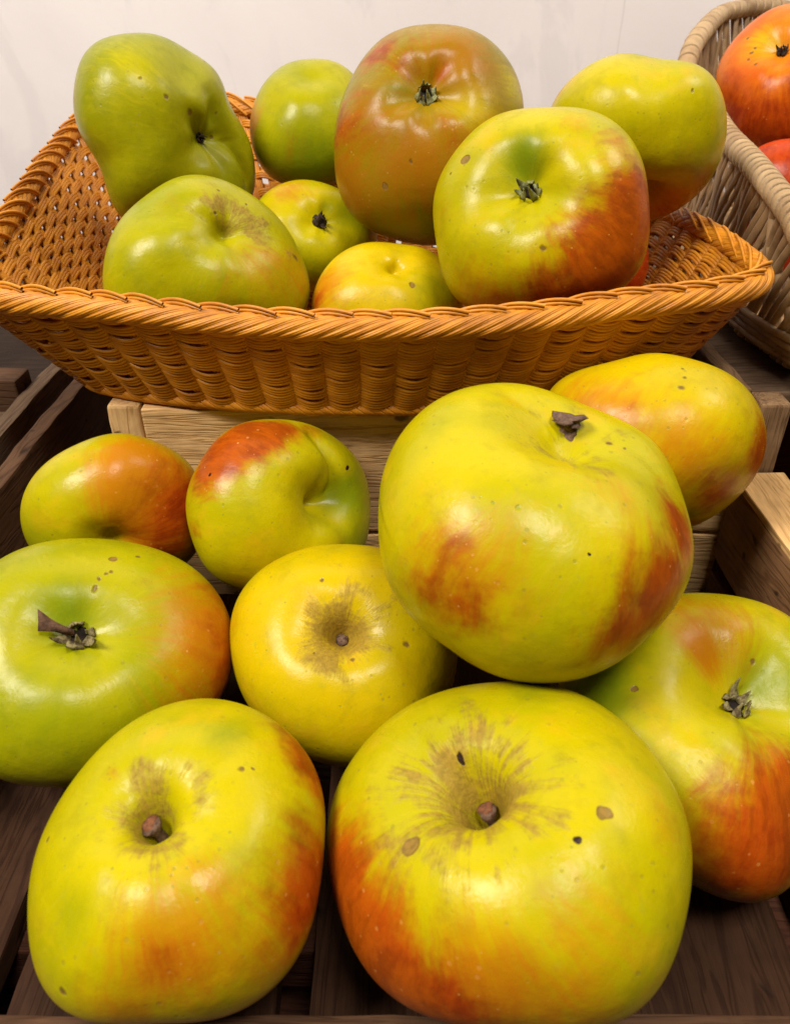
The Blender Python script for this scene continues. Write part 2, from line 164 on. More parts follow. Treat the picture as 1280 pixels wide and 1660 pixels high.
 'M': {"seed": 77, "taper": 0.06, "rib": 0.02, "sq": 0.84, "dent": 0.34, "dw": 0.38, "axis": [-0.3652, -0.7851, 0.5002], "lump": 0.008, "R": 0.04486, "fr": [[-0.1757, -0.9614, 0.2119], [0.9844, -0.1716, 0.0378], [0.0, 0.2153, 0.9766]], "co": [0.9087, -0.0109, -0.0437, 0.0396, -0.0194, 0.0057, -0.0249, -0.0301, -0.011, -0.014, -0.0002, 0.0024, -0.0104, -0.0065, 0.0047], "hole": 0.0, "creases": [[[-0.113, -0.988, -0.103], [-0.011, -0.851, -0.525], 0.02, 0.08]], "loc": [0.05951, 0.32553, 0.22824], "blobs": [["g", -0.386, -0.553, 0.738, 0.337, 1.0], ["g", -0.464, -0.316, 0.828, 0.224, 0.4], ["r", 0.727, -0.669, 0.153, 0.505, 1.15], ["r", 0.441, -0.877, -0.19, 0.533, 1.1], ["r", 0.052, -0.833, -0.551, 0.477, 0.9], ["r", 0.551, -0.421, 0.72, 0.252, 0.5], ["o", 0.18, -0.353, 0.918, 0.224, 0.4], ["o", -0.45, -0.647, -0.615, 0.449, 0.7], ["o", 0.104, -0.994, 0.023, 0.28, 0.45], ["r", -0.505, -0.272, -0.819, 0.28, 0.5], ["o", -0.976, -0.204, 0.076, 0.224, 0.3], ["g", -0.615, -0.585, -0.529, 0.168, 0.3]], "spots": [[-0.844, -0.112, 0.525, 0.0561, "t"], [-0.128, -0.986, -0.108, 0.0337, "k"], [-0.931, -0.052, 0.36, 0.0224, "k"]], "base": "Y", "kind": "calyx", "label": "large yellow apple with green eye hollow and red right cheek, front of the orange basket", "calyx": 0.85},
 'N': {"seed": 78, "taper": 0.06, "rib": 0.01, "sq": 0.9, "dent": 0.26, "dw": 0.36, "axis": [0.1234, -0.7324, -0.6696], "lump": 0.014, "R": 0.04133, "fr": [[-0.274, -0.9527, 0.1313], [0.9617, -0.2714, 0.0374], [-0.0, 0.1365, 0.9906]], "co": [0.9285, -0.0292, -0.0376, 0.0355, -0.0693, -0.0066, 0.0121, -0.0156, 0.0044, -0.0134, -0.01, 0.0024, -0.0081, 0.0012, 0.0028], "creases": [], "loc": [0.11298, 0.3929, 0.24586], "blobs": [["o", 0.442, -0.478, -0.759, 0.524, 0.85], ["o", 0.699, -0.63, -0.339, 0.315, 0.6], ["r", 0.446, -0.357, -0.821, 0.28, 0.5], ["o", -0.91, 0.044, 0.411, 0.245, 0.6], ["y", 0.013, -0.923, 0.385, 0.559, 0.5], ["g", -0.124, -0.084, 0.989, 0.21, 0.6], ["o", 0.272, -0.961, 0.051, 0.245, 0.3]], "spots": [[0.27, -0.787, 0.555, 0.028, "k"]], "base": "Y", "kind": "none", "label": "smooth yellow green apple at the right rear corner of the orange basket"},
 'O': {"seed": 79, "taper": 0.06, "rib": 0.025, "sq": 0.84, "dent": 0.2, "dw": 0.4, "axis": [0.5275, -0.6082, 0.5932], "lump": 0.008, "R": 0.04078, "fr": [[0.2289, -0.938, 0.2603], [0.9734, 0.2206, -0.0612], [0.0, 0.2674, 0.9636]], "co": [0.9293, -0.0089, -0.1052, 0.1069, 0.0348, 0.0112, -0.0844, -0.0132, -0.001, 0.0002, 0.0032, -0.0171, -0.0025, -0.0013, 0.0084], "creases": [[[0.202, -0.572, 0.795], [0.917, -0.269, 0.296], 0.03, 0.12]], "loc": [-0.08307, 0.34037, 0.20555], "blobs": [["b", 0.293, -0.429, 0.854, 0.253, 0.95], ["b", 0.851, -0.234, 0.471, 0.3, 1.0], ["b", 0.579, -0.509, 0.637, 0.167, 0.8], ["b", 0.015, -0.531, 0.847, 0.167, 0.5], ["o", 0.822, -0.565, 0.064, 0.5, 0.5], ["r", 0.729, -0.678, 0.092, 0.267, 0.2], ["o", 0.982, -0.169, -0.089, 0.4, 0.5], ["b", 0.991, -0.093, 0.093, 0.2, 0.5], ["b", 0.636, -0.307, 0.709, 0.333, 0.8], ["g", -0.605, -0.331, 0.725, 0.467, 0.3], ["o", -0.271, -0.526, 0.806, 0.267, 0.3], ["b", 0.201, -0.124, 0.972, 0.133, 0.5], ["o", 0.356, -0.934, -0.021, 0.4, 0.3]], "spots": [[0.998, -0.058, 0.017, 0.0467, "k"], [0.322, -0.137, 0.937, 0.0333, "k"], [0.35, -0.513, 0.784, 0.0267, "k"], [0.669, -0.032, 0.743, 0.0267, "k"]], "base": "YG", "kind": "none", "label": "green apple with rough brown russet patches over its top, front left of the basket"},
 'P': {"seed": 80, "taper": 0.06, "rib": 0.02, "sq": 0.84, "dent": 0.26, "dw": 0.36, "axis": [0.2652, -0.7614, 0.5916], "lump": 0.008, "R": 0.0315, "fr": [[0.0998, -0.9654, 0.241], [0.995, 0.0968, -0.0242], [0.0, 0.2422, 0.9702]], "co": [0.9193, -0.0161, -0.0371, 0.0744, -0.006, 0.0184, -0.008, 0.0009, 0.0018, 0.0144, 0.0005, -0.002, 0.0025, 0.0027, 0.0005], "hole": 0.0, "creases": [], "loc": [-0.04269, 0.41295, 0.19691], "blobs": [["o", -0.368, -0.195, 0.909, 0.515, 0.6], ["g", 0.404, -0.49, 0.773, 0.289, 0.5], ["g", 0.816, -0.331, 0.473, 0.515, 0.6], ["g", -0.031, -0.937, -0.349, 0.618, 0.4], ["o", -0.638, -0.425, 0.642, 0.309, 0.3]], "spots": [], "base": "Y", "kind": "calyx", "label": "small golden apple with dark dry eye, wedged behind the russeted apple", "calyx": 0.75},
 'Q': {"seed": 81, "taper": 0.06, "rib": 0.02, "sq": 0.84, "dent": 0.2, "dw": 0.3, "axis": [0.1985, -0.4889, 0.8494], "lump": 0.008, "R": 0.0297, "fr": [[0.009, -0.9505, 0.3106], [1.0, 0.0085, -0.0028], [0.0, 0.3106, 0.9505]], "co": [0.9662, -0.0057, -0.0561, 0.1457, 0.0296, -0.0028, -0.0396, -0.0025, 0.0088, -0.0096, -0.013, -0.012, -0.0016, 0.001, -0.0011], "creases": [[[-0.297, -0.215, 0.93], [0.663, -0.05, 0.747], 0.03, 0.07]], "loc": [-0.00327, 0.34592, 0.18695], "blobs": [["o", -0.883, -0.379, 0.276, 0.431, 0.9], ["r", -0.91, -0.412, 0.05, 0.239, 0.6], ["g", 0.744, -0.632, 0.218, 0.67, 0.6], ["o", -0.478, -0.872, 0.102, 0.383, 0.3]], "spots": [[0.415, -0.798, 0.437, 0.0478, "t"], [0.311, -0.595, 0.742, 0.0239, "k"]], "base": "YY", "kind": "none", "label": "squat golden apple with orange left cheek, behind the middle of the basket rim"},
 'R': {"seed": 82, "taper": 0.06, "rib": 0.01, "sq": 0.84, "dent": 0.26, "dw": 0.36, "axis": [-0.2109, -0.955, 0.2086], "lump": 0.008, "R": 0.02808, "fr": [[-0.2379, -0.9355, 0.2611], [0.9713, -0.2291, 0.0639], [0.0, 0.2688, 0.9632]], "co": [0.8972, -0.0151, -0.0182, 0.0197, -0.0286, -0.0009, -0.0048, 0.0009, 0.0052, 0.0037, 0.0021, 0.0031, 0.0, -0.0001, -0.0005], "creases": [], "loc": [0.09602, 0.37763, 0.19461], "blobs": [["r", 0.661, -0.751, -0.002, 1.29, 1.0]], "spots": [], "base": "R", "kind": "none", "label": "red apple mostly hidden behind the red cheeked yellow one in the basket"},
 'S': {"seed": 83, "taper": 0.06, "rib": 0.012, "sq": 0.84, "dent": 0.22, "dw": 0.3, "axis": [-0.5294, -0.6049, 0.5948], "lump": 0.008, "R": 0.04242, "fr": [[-0.4086, -0.91, 0.0697], [0.9127, -0.4074, 0.0312], [0.0, 0.0763, 0.9971]], "co": [0.8751, 0.0103, -0.0584, -0.0376, -0.0895, -0.0051, -0.0138, 0.0006, -0.0152, -0.0034, 0.0105, 0.0028, -0.0012, -0.0023, -0.0005], "hole": 0.0, "creases": [], "loc": [0.22661, 0.50467, 0.26136], "blobs": [["r", -0.77, -0.338, -0.542, 0.589, 0.9], ["r", -0.353, -0.835, -0.422, 0.674, 0.9], ["y", -0.715, -0.34, 0.611, 0.379, 0.7], ["r", 0.027, -0.998, 0.056, 0.589, 0.6], ["r", -0.97, 0.022, 0.243, 0.253, 0.3]], "spots": [[-0.854, -0.301, 0.424, 0.0421, "k"], [-0.814, -0.279, 0.51, 0.0337, "k"], [-0.877, -0.358, 0.32, 0.0337, "k"], [-0.813, -0.521, 0.259, 0.0337, "k"], [-0.808, -0.009, 0.589, 0.0337, "k"]], "base": "O", "kind": "calyx", "label": "orange and red apple with its eye upward in the pale basket, upper right corner", "calyx": 0.6},
 'T': {"seed": 84, "taper": 0.06, "rib": 0.012, "sq": 0.84, "dent": 0.26, "dw": 0.36, "axis": [-0.1609, -0.8543, -0.4943], "lump": 0.008, "R": 0.03528, "fr": [[-0.4413, -0.8778, 0.1864], [0.8974, -0.4317, 0.0917], [0.0, 0.2077, 0.9782]], "co": [0.9087, -0.0363, -0.0012, -0.0818, -0.1324, 0.0076, 0.0139, -0.022, 0.0046, -0.0007, 0.0007, 0.0007, 0.0115, -0.0005, -0.0032], "creases": [], "loc": [0.21483, 0.42731, 0.20925], "blobs": [["r", -0.788, -0.496, 0.365, 0.932, 1.0]], "spots": [], "base": "R", "kind": "none", "label": "bright red apple under the orange one, behind the pale basket rim"},
}

# ------------------------------------------------------------------ wood
def wood(name, light, dark, grain=1.0, rough=0.7, dirt=0.0, knots=True):
    """grain runs along local X of each board"""
    N = Nodes(name)
    tc = N.n('ShaderNodeTexCoord'); oi = N.n('ShaderNodeObjectInfo')
    off = N.n('ShaderNodeCombineXYZ', {0: N.math('MULTIPLY', oi.outputs['Random'], 7.1), 1: N.math('MULTIPLY', oi.outputs['Random'], 3.3), 2: N.math('MULTIPLY', oi.outputs['Random'], 5.7)})
    p = N.vmath('ADD', tc.outputs['Object'], off.outputs[0])
    st = N.vmath('MULTIPLY', p, (4.0, 48.0, 48.0))
    n1 = N.noise(st, 1.3, 4, 0.6, 0.9)
    rings = N.math('FRACT', N.math('MULTIPLY', n1, 9.0*grain))
    rings = N.ramp(N.math('ABSOLUTE', N.math('SUBTRACT', rings, 0.5)), 0.22, 0.5)
    fine = N.noise(N.vmath('MULTIPLY', p, (40.0, 900.0, 900.0)), 1.0, 3, 0.7)
    blot = N.noise(p, 22.0, 4, 0.65)
    c = N.mix(N.math('MULTIPLY', rings, 0.75), light, dark)
    c = N.mix(N.ramp(fine, 0.35, 0.75, 0.0, 0.38), c, tuple(x*0.5 for x in dark))
    c = N.mix(N.ramp(blot, 0.42, 0.75, 0.0, 0.45 + dirt), c, tuple(x*0.55 for x in dark))
    vor = N.n('ShaderNodeTexVoronoi', {'Vector': N.vmath('MULTIPLY', N.vmath('ADD', p, N.vmath('MULTIPLY', N.n('ShaderNodeTexNoise', {'Vector': p, 'Scale': 60.0}).outputs[1], (.02, .02, .02))), (30, 75, 75)), 'Scale': 1.0})
    sp = N.ramp(vor.outputs[0], 0.05, 0.15, 1.0, 0.0)
    c = N.mix(N.math('MULTIPLY', sp, 0.75 if knots else 0.0), c, (0.012, 0.008, 0.006))
    h = N.math('ADD', N.math('MULTIPLY', fine, 0.35), N.math('MULTIPLY', rings, -0.35))
    h = N.math('SUBTRACT', h, N.math('MULTIPLY', sp, 0.6))
    N.bump(h, 0.55, 0.0009)
    return N.out(Base_Color=c, Roughness=rough, Specular_IOR_Level=0.10)
PINE = wood('pine', (0.78, 0.50, 0.23), (0.50, 0.27, 0.095))
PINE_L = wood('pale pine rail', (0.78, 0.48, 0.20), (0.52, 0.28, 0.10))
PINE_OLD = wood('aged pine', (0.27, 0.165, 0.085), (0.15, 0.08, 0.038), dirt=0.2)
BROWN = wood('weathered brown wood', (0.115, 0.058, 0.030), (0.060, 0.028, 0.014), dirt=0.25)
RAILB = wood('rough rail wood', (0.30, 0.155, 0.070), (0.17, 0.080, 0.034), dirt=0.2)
FLOORW = wood('shade darkened floor wood', (0.062, 0.028, 0.014), (0.030, 0.012, 0.006), dirt=0.3)  # reddish brown wood, darkened further to stand in for the floor's shadow
GREYW = wood('greyed wood', (0.16, 0.100, 0.060), (0.085, 0.050, 0.030), dirt=0.25)
BLACKW = wood('shadow dark wood', (0.032, 0.018, 0.011), (0.016, 0.009, 0.006))  # near-black colour stands in for the shade over the far left planks
DARKW = wood('dark red wood', (0.10, 0.038, 0.020), (0.055, 0.02, 0.012), dirt=0.2)

# ------------------------------------------------------------------ wicker
def cane(name, c1, c2, c3, rough=0.42, scale=120.0, spec=0.45):
    N = Nodes(name)
    tc = N.n('ShaderNodeTexCoord'); p = tc.outputs['Object']
    at = N.n('ShaderNodeAttribute', attribute_name='strand')
    r = at.outputs['Fac']
    c = N.mix(r, c1, c2)
    c = N.mix(N.ramp(N.noise(p, scale, 4, 0.6), 0.42, 0.78, 0.0, 0.6), c, c3)
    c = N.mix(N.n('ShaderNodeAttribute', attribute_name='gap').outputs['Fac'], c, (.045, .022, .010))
    c = N.mix(N.ramp(N.noise(p, scale*0.35, 3, 0.6), 0.45, 0.7, 0.0, 0.35), c, tuple(q*0.6 for q in c3))
    N.bump(N.noise(p, scale*14, 2, 0.5), 0.25, 0.0003)
    return N.out(Base_Color=c, Roughness=rough, Specular_IOR_Level=spec)
CANE = cane('orange cane', (0.66, 0.27, 0.016), (0.52, 0.185, 0.010), (0.36, 0.105, 0.006))
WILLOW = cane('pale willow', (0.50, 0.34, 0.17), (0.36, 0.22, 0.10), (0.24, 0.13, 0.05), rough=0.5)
WILLOW_D = cane('brown willow', (0.42, 0.27, 0.13), (0.29, 0.17, 0.075), (0.18, 0.09, 0.04), rough=0.55)

# ------------------------------------------------------------------ apple skin
BASES = {'Y': ((.47, .385, .0005), (.37, .33, .001)), 'YY': ((.55, .39, .0005), (.46, .35, .001)),
         'YG': ((.36, .325, .001), (.27, .27, .001)), 'G': ((.31, .29, .002), (.225, .23, .002)),
         'B': ((.27, .16, .002), (.22, .175, .002)),
         'O': ((.70, .20, .008), (.60, .10, .006)), 'R': ((.62, .055, .010), (.50, .03, .008))}
def skin(s):
    N = Nodes('apple skin')
    tc = N.n('ShaderNodeTexCoord'); p = N.vmath('ADD', tc.outputs['Object'], (s['seed']*0.013, s['seed']*0.007, 0))
    d = N.vmath('NORMALIZE', tc.outputs['Object'])
    pole = N.n('ShaderNodeAttribute', attribute_name='pole').outputs['Vector']
    warp = N.n('ShaderNodeTexNoise', {'Vector': p, 'Scale': 38.0, 'Detail': 3.0}).outputs[1]
    pole = N.vmath('ADD', pole, N.vmath('MULTIPLY', N.vmath('SUBTRACT', warp, (.5, .5, .5)), (.34, .34, .3)))
    A = lambda nm: N.n('ShaderNodeAttribute', attribute_name=nm).outputs['Fac']
    streak = N.noise(N.vmath('ADD', N.vmath('MULTIPLY', pole, (9.0, 9.0, 1.1)), (s['seed']*0.37, 0, 0)), 1.0, 4, 0.62)
    streakf = N.noise(N.vmath('ADD', N.vmath('MULTIPLY', pole, (26.0, 26.0, 2.6)), (s['seed']*0.17, 0, 0)), 1.0, 3, 0.6)
    streakr = N.noise(N.vmath('ADD', N.vmath('MULTIPLY', pole, (11.0, 11.0, 2.2)), (s['seed']*0.27, 0, 0)), 1.0, 5, 0.7)
    big = N.noise(p, 28.0, 3, 0.55); mid = N.noise(p, 110.0, 4, 0.6); fine = N.noise(p, 700.0, 3, 0.6)
    b1, b2 = BASES[s['base']]
    c = N.mix(N.ramp(big, 0.35, 0.68), b1, b2)
    c = N.mix(N.ramp(streakf, 0.50, 0.72, 0.0, 0.14), c, (0.60, 0.44, 0.02) if s['base'] not in 'RO' else (0.75, 0.2, 0.02))
    c = N.mix(N.ramp(mid, 0.48, 0.72, 0.0, 0.38), c, tuple(x*0.70 for x in b2))
    c = N.mix(N.ramp(N.noise(p, 320.0, 3, 0.7), 0.55, 0.75, 0.0, 0.30), c, (.30, .29, .02) if s['base'] not in 'RO' else (.35, .05, .01))
    c = N.mix(N.ramp(N.noise(N.vmath('ADD', p, (3, 1, 2)), 60.0, 3, 0.6), 0.52, 0.72, 0.0, 0.35 if s['base'] in ('Y', 'YY') else 0.0), c, (.60, .33, .008))
    def layer(c, name, col, amt, lo=0.38, hi=0.78, wob=0.7, wf=0.35, wm=0.35):
        v = A(name)
        j = N.math('ADD', N.math('MULTIPLY', N.math('SUBTRACT', streak, 0.5), wob), N.math('MULTIPLY', N.math('SUBTRACT', mid, 0.5), wm))
        j = N.math('ADD', j, N.math('MULTIPLY', N.math('SUBTRACT', streakf, 0.5), wf))
        v2 = N.math('ADD', v, N.math('MULTIPLY', j, N.ramp(v, 0.0, 0.25)))
        return N.mix(N.math('MULTIPLY', N.ramp(v2, lo, hi), amt), c, col), v2
    c, _ = layer(c, 'yellow', (.50, .42, .002), 0.8, 0.1, 0.9)
    c, _ = layer(c, 'green', (.13, .195, .004), 0.85, 0.05, 1.05, 0.3, 0.2, 0.2)
    c, _ = layer(c, 'orange', (.33, .11, .003) if s['base'] == 'B' else (.46, .135, .003), 0.85, 0.10, 1.0)
    c, _ = layer(c, 'red', N.mix(N.ramp(N.math('ADD', N.math('MULTIPLY', streakr, 0.6), N.math('MULTIPLY', mid, 0.4)), 0.40, 0.62), (.40, .050, .003), (.25, .017, .002)), 0.9, 0.15, 0.95, 0.6, 0.12, 0.8)
    # russet: dull brown net, radiating away from the hollow
    c, rv = layer(c, 'russet', N.mix(N.ramp(fine, 0.35, 0.7), (.31, .185, .028), (.20, .115, .020)), 0.78, 0.34, 1.0, 1.7 if s.get('star') else 1.0, 0.35, 2.3)
    rmask = N.ramp(rv, 0.34, 1.0)
    # pores
    v1 = N.n('ShaderNodeTexVoronoi', {'Vector': p, 'Scale': 240.0, 'Randomness': 1.0})
    keep = N.ramp(N.n('ShaderNodeSeparateColor', {0: v1.outputs['Color']}).outputs[0], 0.22, 0.30)
    size = N.math('MULTIPLY', N.n('ShaderNodeSeparateColor', {0: v1.outputs['Color']}).outputs[1], 0.06)
    dot = N.math('MULTIPLY', N.math('LESS_THAN', v1.outputs[0], N.math('ADD', size, 0.035)), keep)
    redness = N.ramp(N.math('ADD', A('red'), N.math('MULTIPLY', A('orange'), 0.6)), 0.3, 0.7)
    c = N.mix(N.math('MULTIPLY', dot, 0.6), c, N.mix(redness, (.23, .24, .02), (.62, .34, .08)))
    v3 = N.n('ShaderNodeTexVoronoi', {'Vector': N.vmath('ADD', p, (.37, .11, .23)), 'Scale': 330.0, 'Randomness': 1.0})
    k3 = N.ramp(N.n('ShaderNodeSeparateColor', {0: v3.outputs['Color']}).outputs[2], 0.60, 0.66)
    sz3 = N.math('MULTIPLY', N.n('ShaderNodeSeparateColor', {0: v3.outputs['Color']}).outputs[0], 0.13)
    dot3 = N.math('MULTIPLY', N.ramp(N.math('SUBTRACT', v3.outputs[0], sz3), 0.03, 0.12, 1.0, 0.0), N.math('MULTIPLY', k3, N.ramp(big, 0.35, 0.6, 0.35, 1.0)))
    c = N.mix(N.math('MULTIPLY', dot3, 0.42), c, N.mix(redness, (.19, .17, .02), (.62, .28, .06)))
    # single scars and specks
    hsum = N.math('MULTIPLY', mid, 0.0)
    wv = N.vmath('ADD', d, N.vmath('MULTIPLY', N.n('ShaderNodeTexNoise', {'Vector': p, 'Scale': 260.0, 'Detail': 2.0}).outputs[1], (.05, .05, .05)))
    wv = N.vmath('SUBTRACT', wv, (.025, .025, .025))
    for (x, y, z, r, kind) in s['spots']:
        dist = N.vmath('DISTANCE', wv, (x, y, z))
        colr, edge, amt = {'k': ((.14, .075, .02), 0.35, 0.85), 'd': ((.025, .010, .006), 0.75, 1.0), 't': ((.25, .145, .030), 0.80, 0.92), 'g': ((.22, .26, .02), 0.3, 0.7)}[kind]
        m = N.ramp(dist, r*edge, r*1.08, 1.0, 0.0)
        if kind == 't':
            ring = N.ramp(N.math('ABSOLUTE', N.math('SUBTRACT', dist, r*0.92)), 0.0, r*0.22, 1.0, 0.0)
            c = N.mix(N.math('MULTIPLY', m, amt), c, N.mix(N.ramp(fine, .35, .65), colr, tuple(q*0.72 for q in colr)))
            c = N.mix(N.math('MULTIPLY', ring, 0.55), c, (.14, .07, .02))
        else:
            c = N.mix(N.math('MULTIPLY', m, amt), c, colr)
        hsum = N.math('SUBTRACT', hsum, N.math('MULTIPLY', m, 0.5))
    h = N.math('ADD', N.math('MULTIPLY', mid, 0.5), N.math('MULTIPLY', fine, 0.12))
    h = N.math('ADD', h, N.math('ADD', hsum, N.math('MULTIPLY', big, 2.8)))
    h = N.math('SUBTRACT', h, N.math('ADD', N.math('MULTIPLY', dot, 0.15), N.math('MULTIPLY', dot3, 0.10)))
    h = N.math('ADD', h, N.math('MULTIPLY', N.math('MULTIPLY', rmask, fine), 0.5))
    N.bump(h, 0.45, 0.0011)
    rough = N.math('ADD', N.ramp(mid, 0.35, 0.7, 0.27, 0.38), N.math('MULTIPLY', rmask, 0.28))
    return N.out(Base_Color=c, Roughness=rough, Specular_IOR_Level=0.19,
                 Subsurface_Weight=0.04, Subsurface_Radius=(0.006, 0.003, 0.0006), Subsurface_Scale=1.0)
def plain(name, c1, c2, rough=0.8, scale=500.0):
    N = Nodes(name); tc = N.n('ShaderNodeTexCoord')
    n = N.noise(tc.outputs['Object'], scale, 4, 0.65)
    N.bump(n, 0.5, 0.0006)
    return N.out(Base_Color=N.mix(N.ramp(n, 0.35, 0.65), c1, c2), Roughness=rough, Specular_IOR_Level=0.25)
SEPAL = plain('dry sepal', (.26, .22, .09), (.07, .045, .022))
SEPAL_D = plain('dark dry sepal', (.06, .035, .02), (.018, .010, .008))
SEPAL_G = plain('greenish sepal', (.30, .31, .13), (.13, .12, .05))
LEAF = plain('dry leaf', (.13, .065, .035), (.055, .028, .016))
CORE = plain('eye core', (.02, .012, .006), (.008, .005, .003))
STEMM = plain('woody stem', (.17, .10, .065), (.07, .04, .028), scale=900)
STEM_T = plain('cut stem end', (.20, .075, .03), (.10, .04, .02), scale=1200)

# ------------------------------------------------------------------ setting
def wall_mat():
    N = Nodes('painted wall'); tc = N.n('ShaderNodeTexCoord'); p = tc.outputs['Object']
    a = N.noise(p, 5.0, 4, 0.55, 0.6); b = N.noise(N.vmath('MULTIPLY', p, (1.0, 1.0, 0.35)), 14.0, 4, 0.6, 1.0)
    c = N.mix(N.ramp(a, 0.35, 0.7), (.90, .845, .825), (.83, .765, .755))
    c = N.mix(N.ramp(b, 0.52, 0.62, 0.0, 0.22), c, (.62, .56, .58))
    v = N.n('ShaderNodeTexVoronoi', {'Vector': p, 'Scale': 26.0})
    c = N.mix(N.ramp(v.outputs[0], 0.02, 0.045, 0.5, 0.0), c, (.40, .33, .33))
    seam = N.n('ShaderNodeSeparateXYZ', {0: p}).outputs[0]
    wx = N.math('ABSOLUTE', N.math('SUBTRACT', N.math('ADD', seam, N.math('MULTIPLY', b, 0.01)), 0.205))
    c = N.mix(N.ramp(wx, 0.0004, 0.0012, 0.25, 0.0), c, (.5, .44, .44))
    N.bump(N.noise(p, 240.0, 3, 0.6), 0.15, 0.0008)
    return N.out(Base_Color=c, Roughness=0.75, Specular_IOR_Level=0.2)
def box(name, x0, x1, y0, y1, z0, z1, mat, parent=None, axis=0, bev=0.0012, wob=0.00035, seed=0):
    """board as a bevelled box whose grain axis is its local X; slightly uneven edges"""
    import bmesh
    bm = bmesh.new(); rnd = random.Random(seed*31 + int((x0+y0*3+z0*7)*10000))
    L = (x1-x0, y1-y0, z1-z0); c = ((x0+x1)/2, (y0+y1)/2, (z0+z1)/2)
    perm = {0: (0, 1, 2), 1: (1, 0, 2), 2: (2, 1, 0)}[axis]
    S = [L[perm[0]], L[perm[1]], L[perm[2]]]
    bmesh.ops.create_cube(bm, size=1.0)
    for v in bm.verts: v.co = Vector((v.co.x*S[0], v.co.y*S[1], v.co.z*S[2]))
    es = [e for e in bm.edges if abs((e.verts[0].co-e.verts[1].co).normalized().x) > 0.9]
    n = max(4, min(40, int(S[0]/0.008)))
    bmesh.ops.subdivide_edges(bm, edges=es, cuts=n)
    ph = [rnd.uniform(0, 6.3) for _ in range(8)]
    for v in bm.verts:
        a = v.co.x
        v.co.y += wob*(math.sin(a*70+ph[0]) + .6*math.sin(a*190+ph[1]+v.co.z*80))
        v.co.z += wob*(math.sin(a*55+ph[2]) + .6*math.sin(a*230+ph[3]+v.co.y*80))
    sharp = [e for e in bm.edges if len(e.link_faces) == 2 and e.calc_face_angle(0) > 0.9]
    bmesh.ops.bevel(bm, geom=sharp, offset=min(bev, min(S)*0.2), segments=2, affect='EDGES', profile=0.6)
    me = bpy.data.meshes.new(name); bm.to_mesh(me); bm.free(); me.materials.append(mat)
    o = bpy.data.objects.new(name, me); COL.objects.link(o); o.location = c
    if axis == 1: o.rotation_euler = (0, 0, PI/2)
    if axis == 2: o.rotation_euler = (0, -PI/2, 0)
    if parent is not None:
        o.parent = parent; o.location = (c[0]-parent.location.x, c[1]-parent.location.y, c[2]-parent.location.z)
    return o
# wall and table top
V = [(-3, .80, -1.0), (3, .80, -1.0), (3, .80, 2.5), (-3, .80, 2.5), (-3, .86, -1.0), (3, .86, -1.0), (3, .86, 2.5), (-3, .86, 2.5)]
tag(mesh_obj('wall', V, [(0, 3, 2, 1)[::-1], (4, 5, 6, 7), (3, 7, 6, 2), (0, 1, 5, 4), (0, 4, 7, 3), (1, 2, 6, 5)], wall_mat(), smooth=False), kind='structure')
tag(mesh_obj('table', [(-1.5, -.15, 0), (1.5, -.15, 0), (1.5, .80, 0), (-1.5, .80, 0), (-1.5, -.15, -.03), (1.5, -.15, -.03), (1.5, .80, -.03), (-1.5, .80, -.03)],
    [(0, 1, 2, 3), (7, 6, 5, 4), (0, 4, 5, 1), (1, 5, 6, 2), (2, 6, 7, 3), (3, 7, 4, 0)], DARKW, smooth=False), kind='structure')

# front crate holding the lower apples
FZ = 0.063
cr = tag(empty('wooden_crate', (0, .18, 0)), 'low brown wooden crate holding the lower heap of apples, slatted floor and pale right rail', 'crate')
for (x0, x1) in ((-.162, -.118), (-.110, -.034), (-.024, .119), (.127, .149)):
    box('floor_slat', x0, x1, .090, .282, FZ-.010, FZ, FLOORW, cr, axis=1, seed=int(x1*1000))
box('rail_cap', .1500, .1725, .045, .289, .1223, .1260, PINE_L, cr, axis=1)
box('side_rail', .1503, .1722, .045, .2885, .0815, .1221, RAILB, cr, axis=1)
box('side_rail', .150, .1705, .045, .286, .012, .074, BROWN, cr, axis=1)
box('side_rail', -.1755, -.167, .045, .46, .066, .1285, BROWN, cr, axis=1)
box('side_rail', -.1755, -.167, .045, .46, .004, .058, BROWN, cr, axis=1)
box('front_rail', -.166, .149, .066, .0897, .020, .0836, BROWN, cr, axis=0)
box('cross_bar', -.166, .149, .12, .14, .030, FZ-.0105, DARKW, cr, axis=0)
box('cross_bar', -.166, .149, .235, .255, .030, FZ-.0105, DARKW, cr, axis=0)

# rear crate carrying the basket
TZ = .1575
rc = tag(empty('wooden_crate', (0, .40, 0)), 'pale pine crate under the orange basket, its two front boards facing the lower apples', 'crate')
box('front_board', -.1075, .154, .290, .299, .0935, TZ-.001, PINE, rc, axis=0, seed=3)
box('front_board', -.1075, .154, .290, .299, .040, .0910, PINE, rc, axis=0, seed=8)
box('corner_post', -.1225, -.1085, .2925, .306, .002, TZ-.0005, PINE, rc, axis=2)
box('corner_post', .155, .168, .2905, .304, .002, TZ+.001, PINE_OLD, rc, axis=2)
box('side_rail', .1485, .1565, .306, .60, .100, TZ+.001, PINE_OLD, rc, axis=1)
box('side_rail', -.1215, -.113, .308, .60, .100, TZ-.002, GREYW, rc, axis=1)
box('top_slat', -.108, .147, .301, .345, TZ-.012, TZ-.004, PINE_OLD, rc, axis=0)
box('top_slat', -.108, .147, .352, .42, TZ-.012, TZ-.004, BROWN, rc, axis=0)
box('top_slat', -.108, .147, .43, .52, TZ-.012, TZ-.004, BROWN, rc, axis=0)

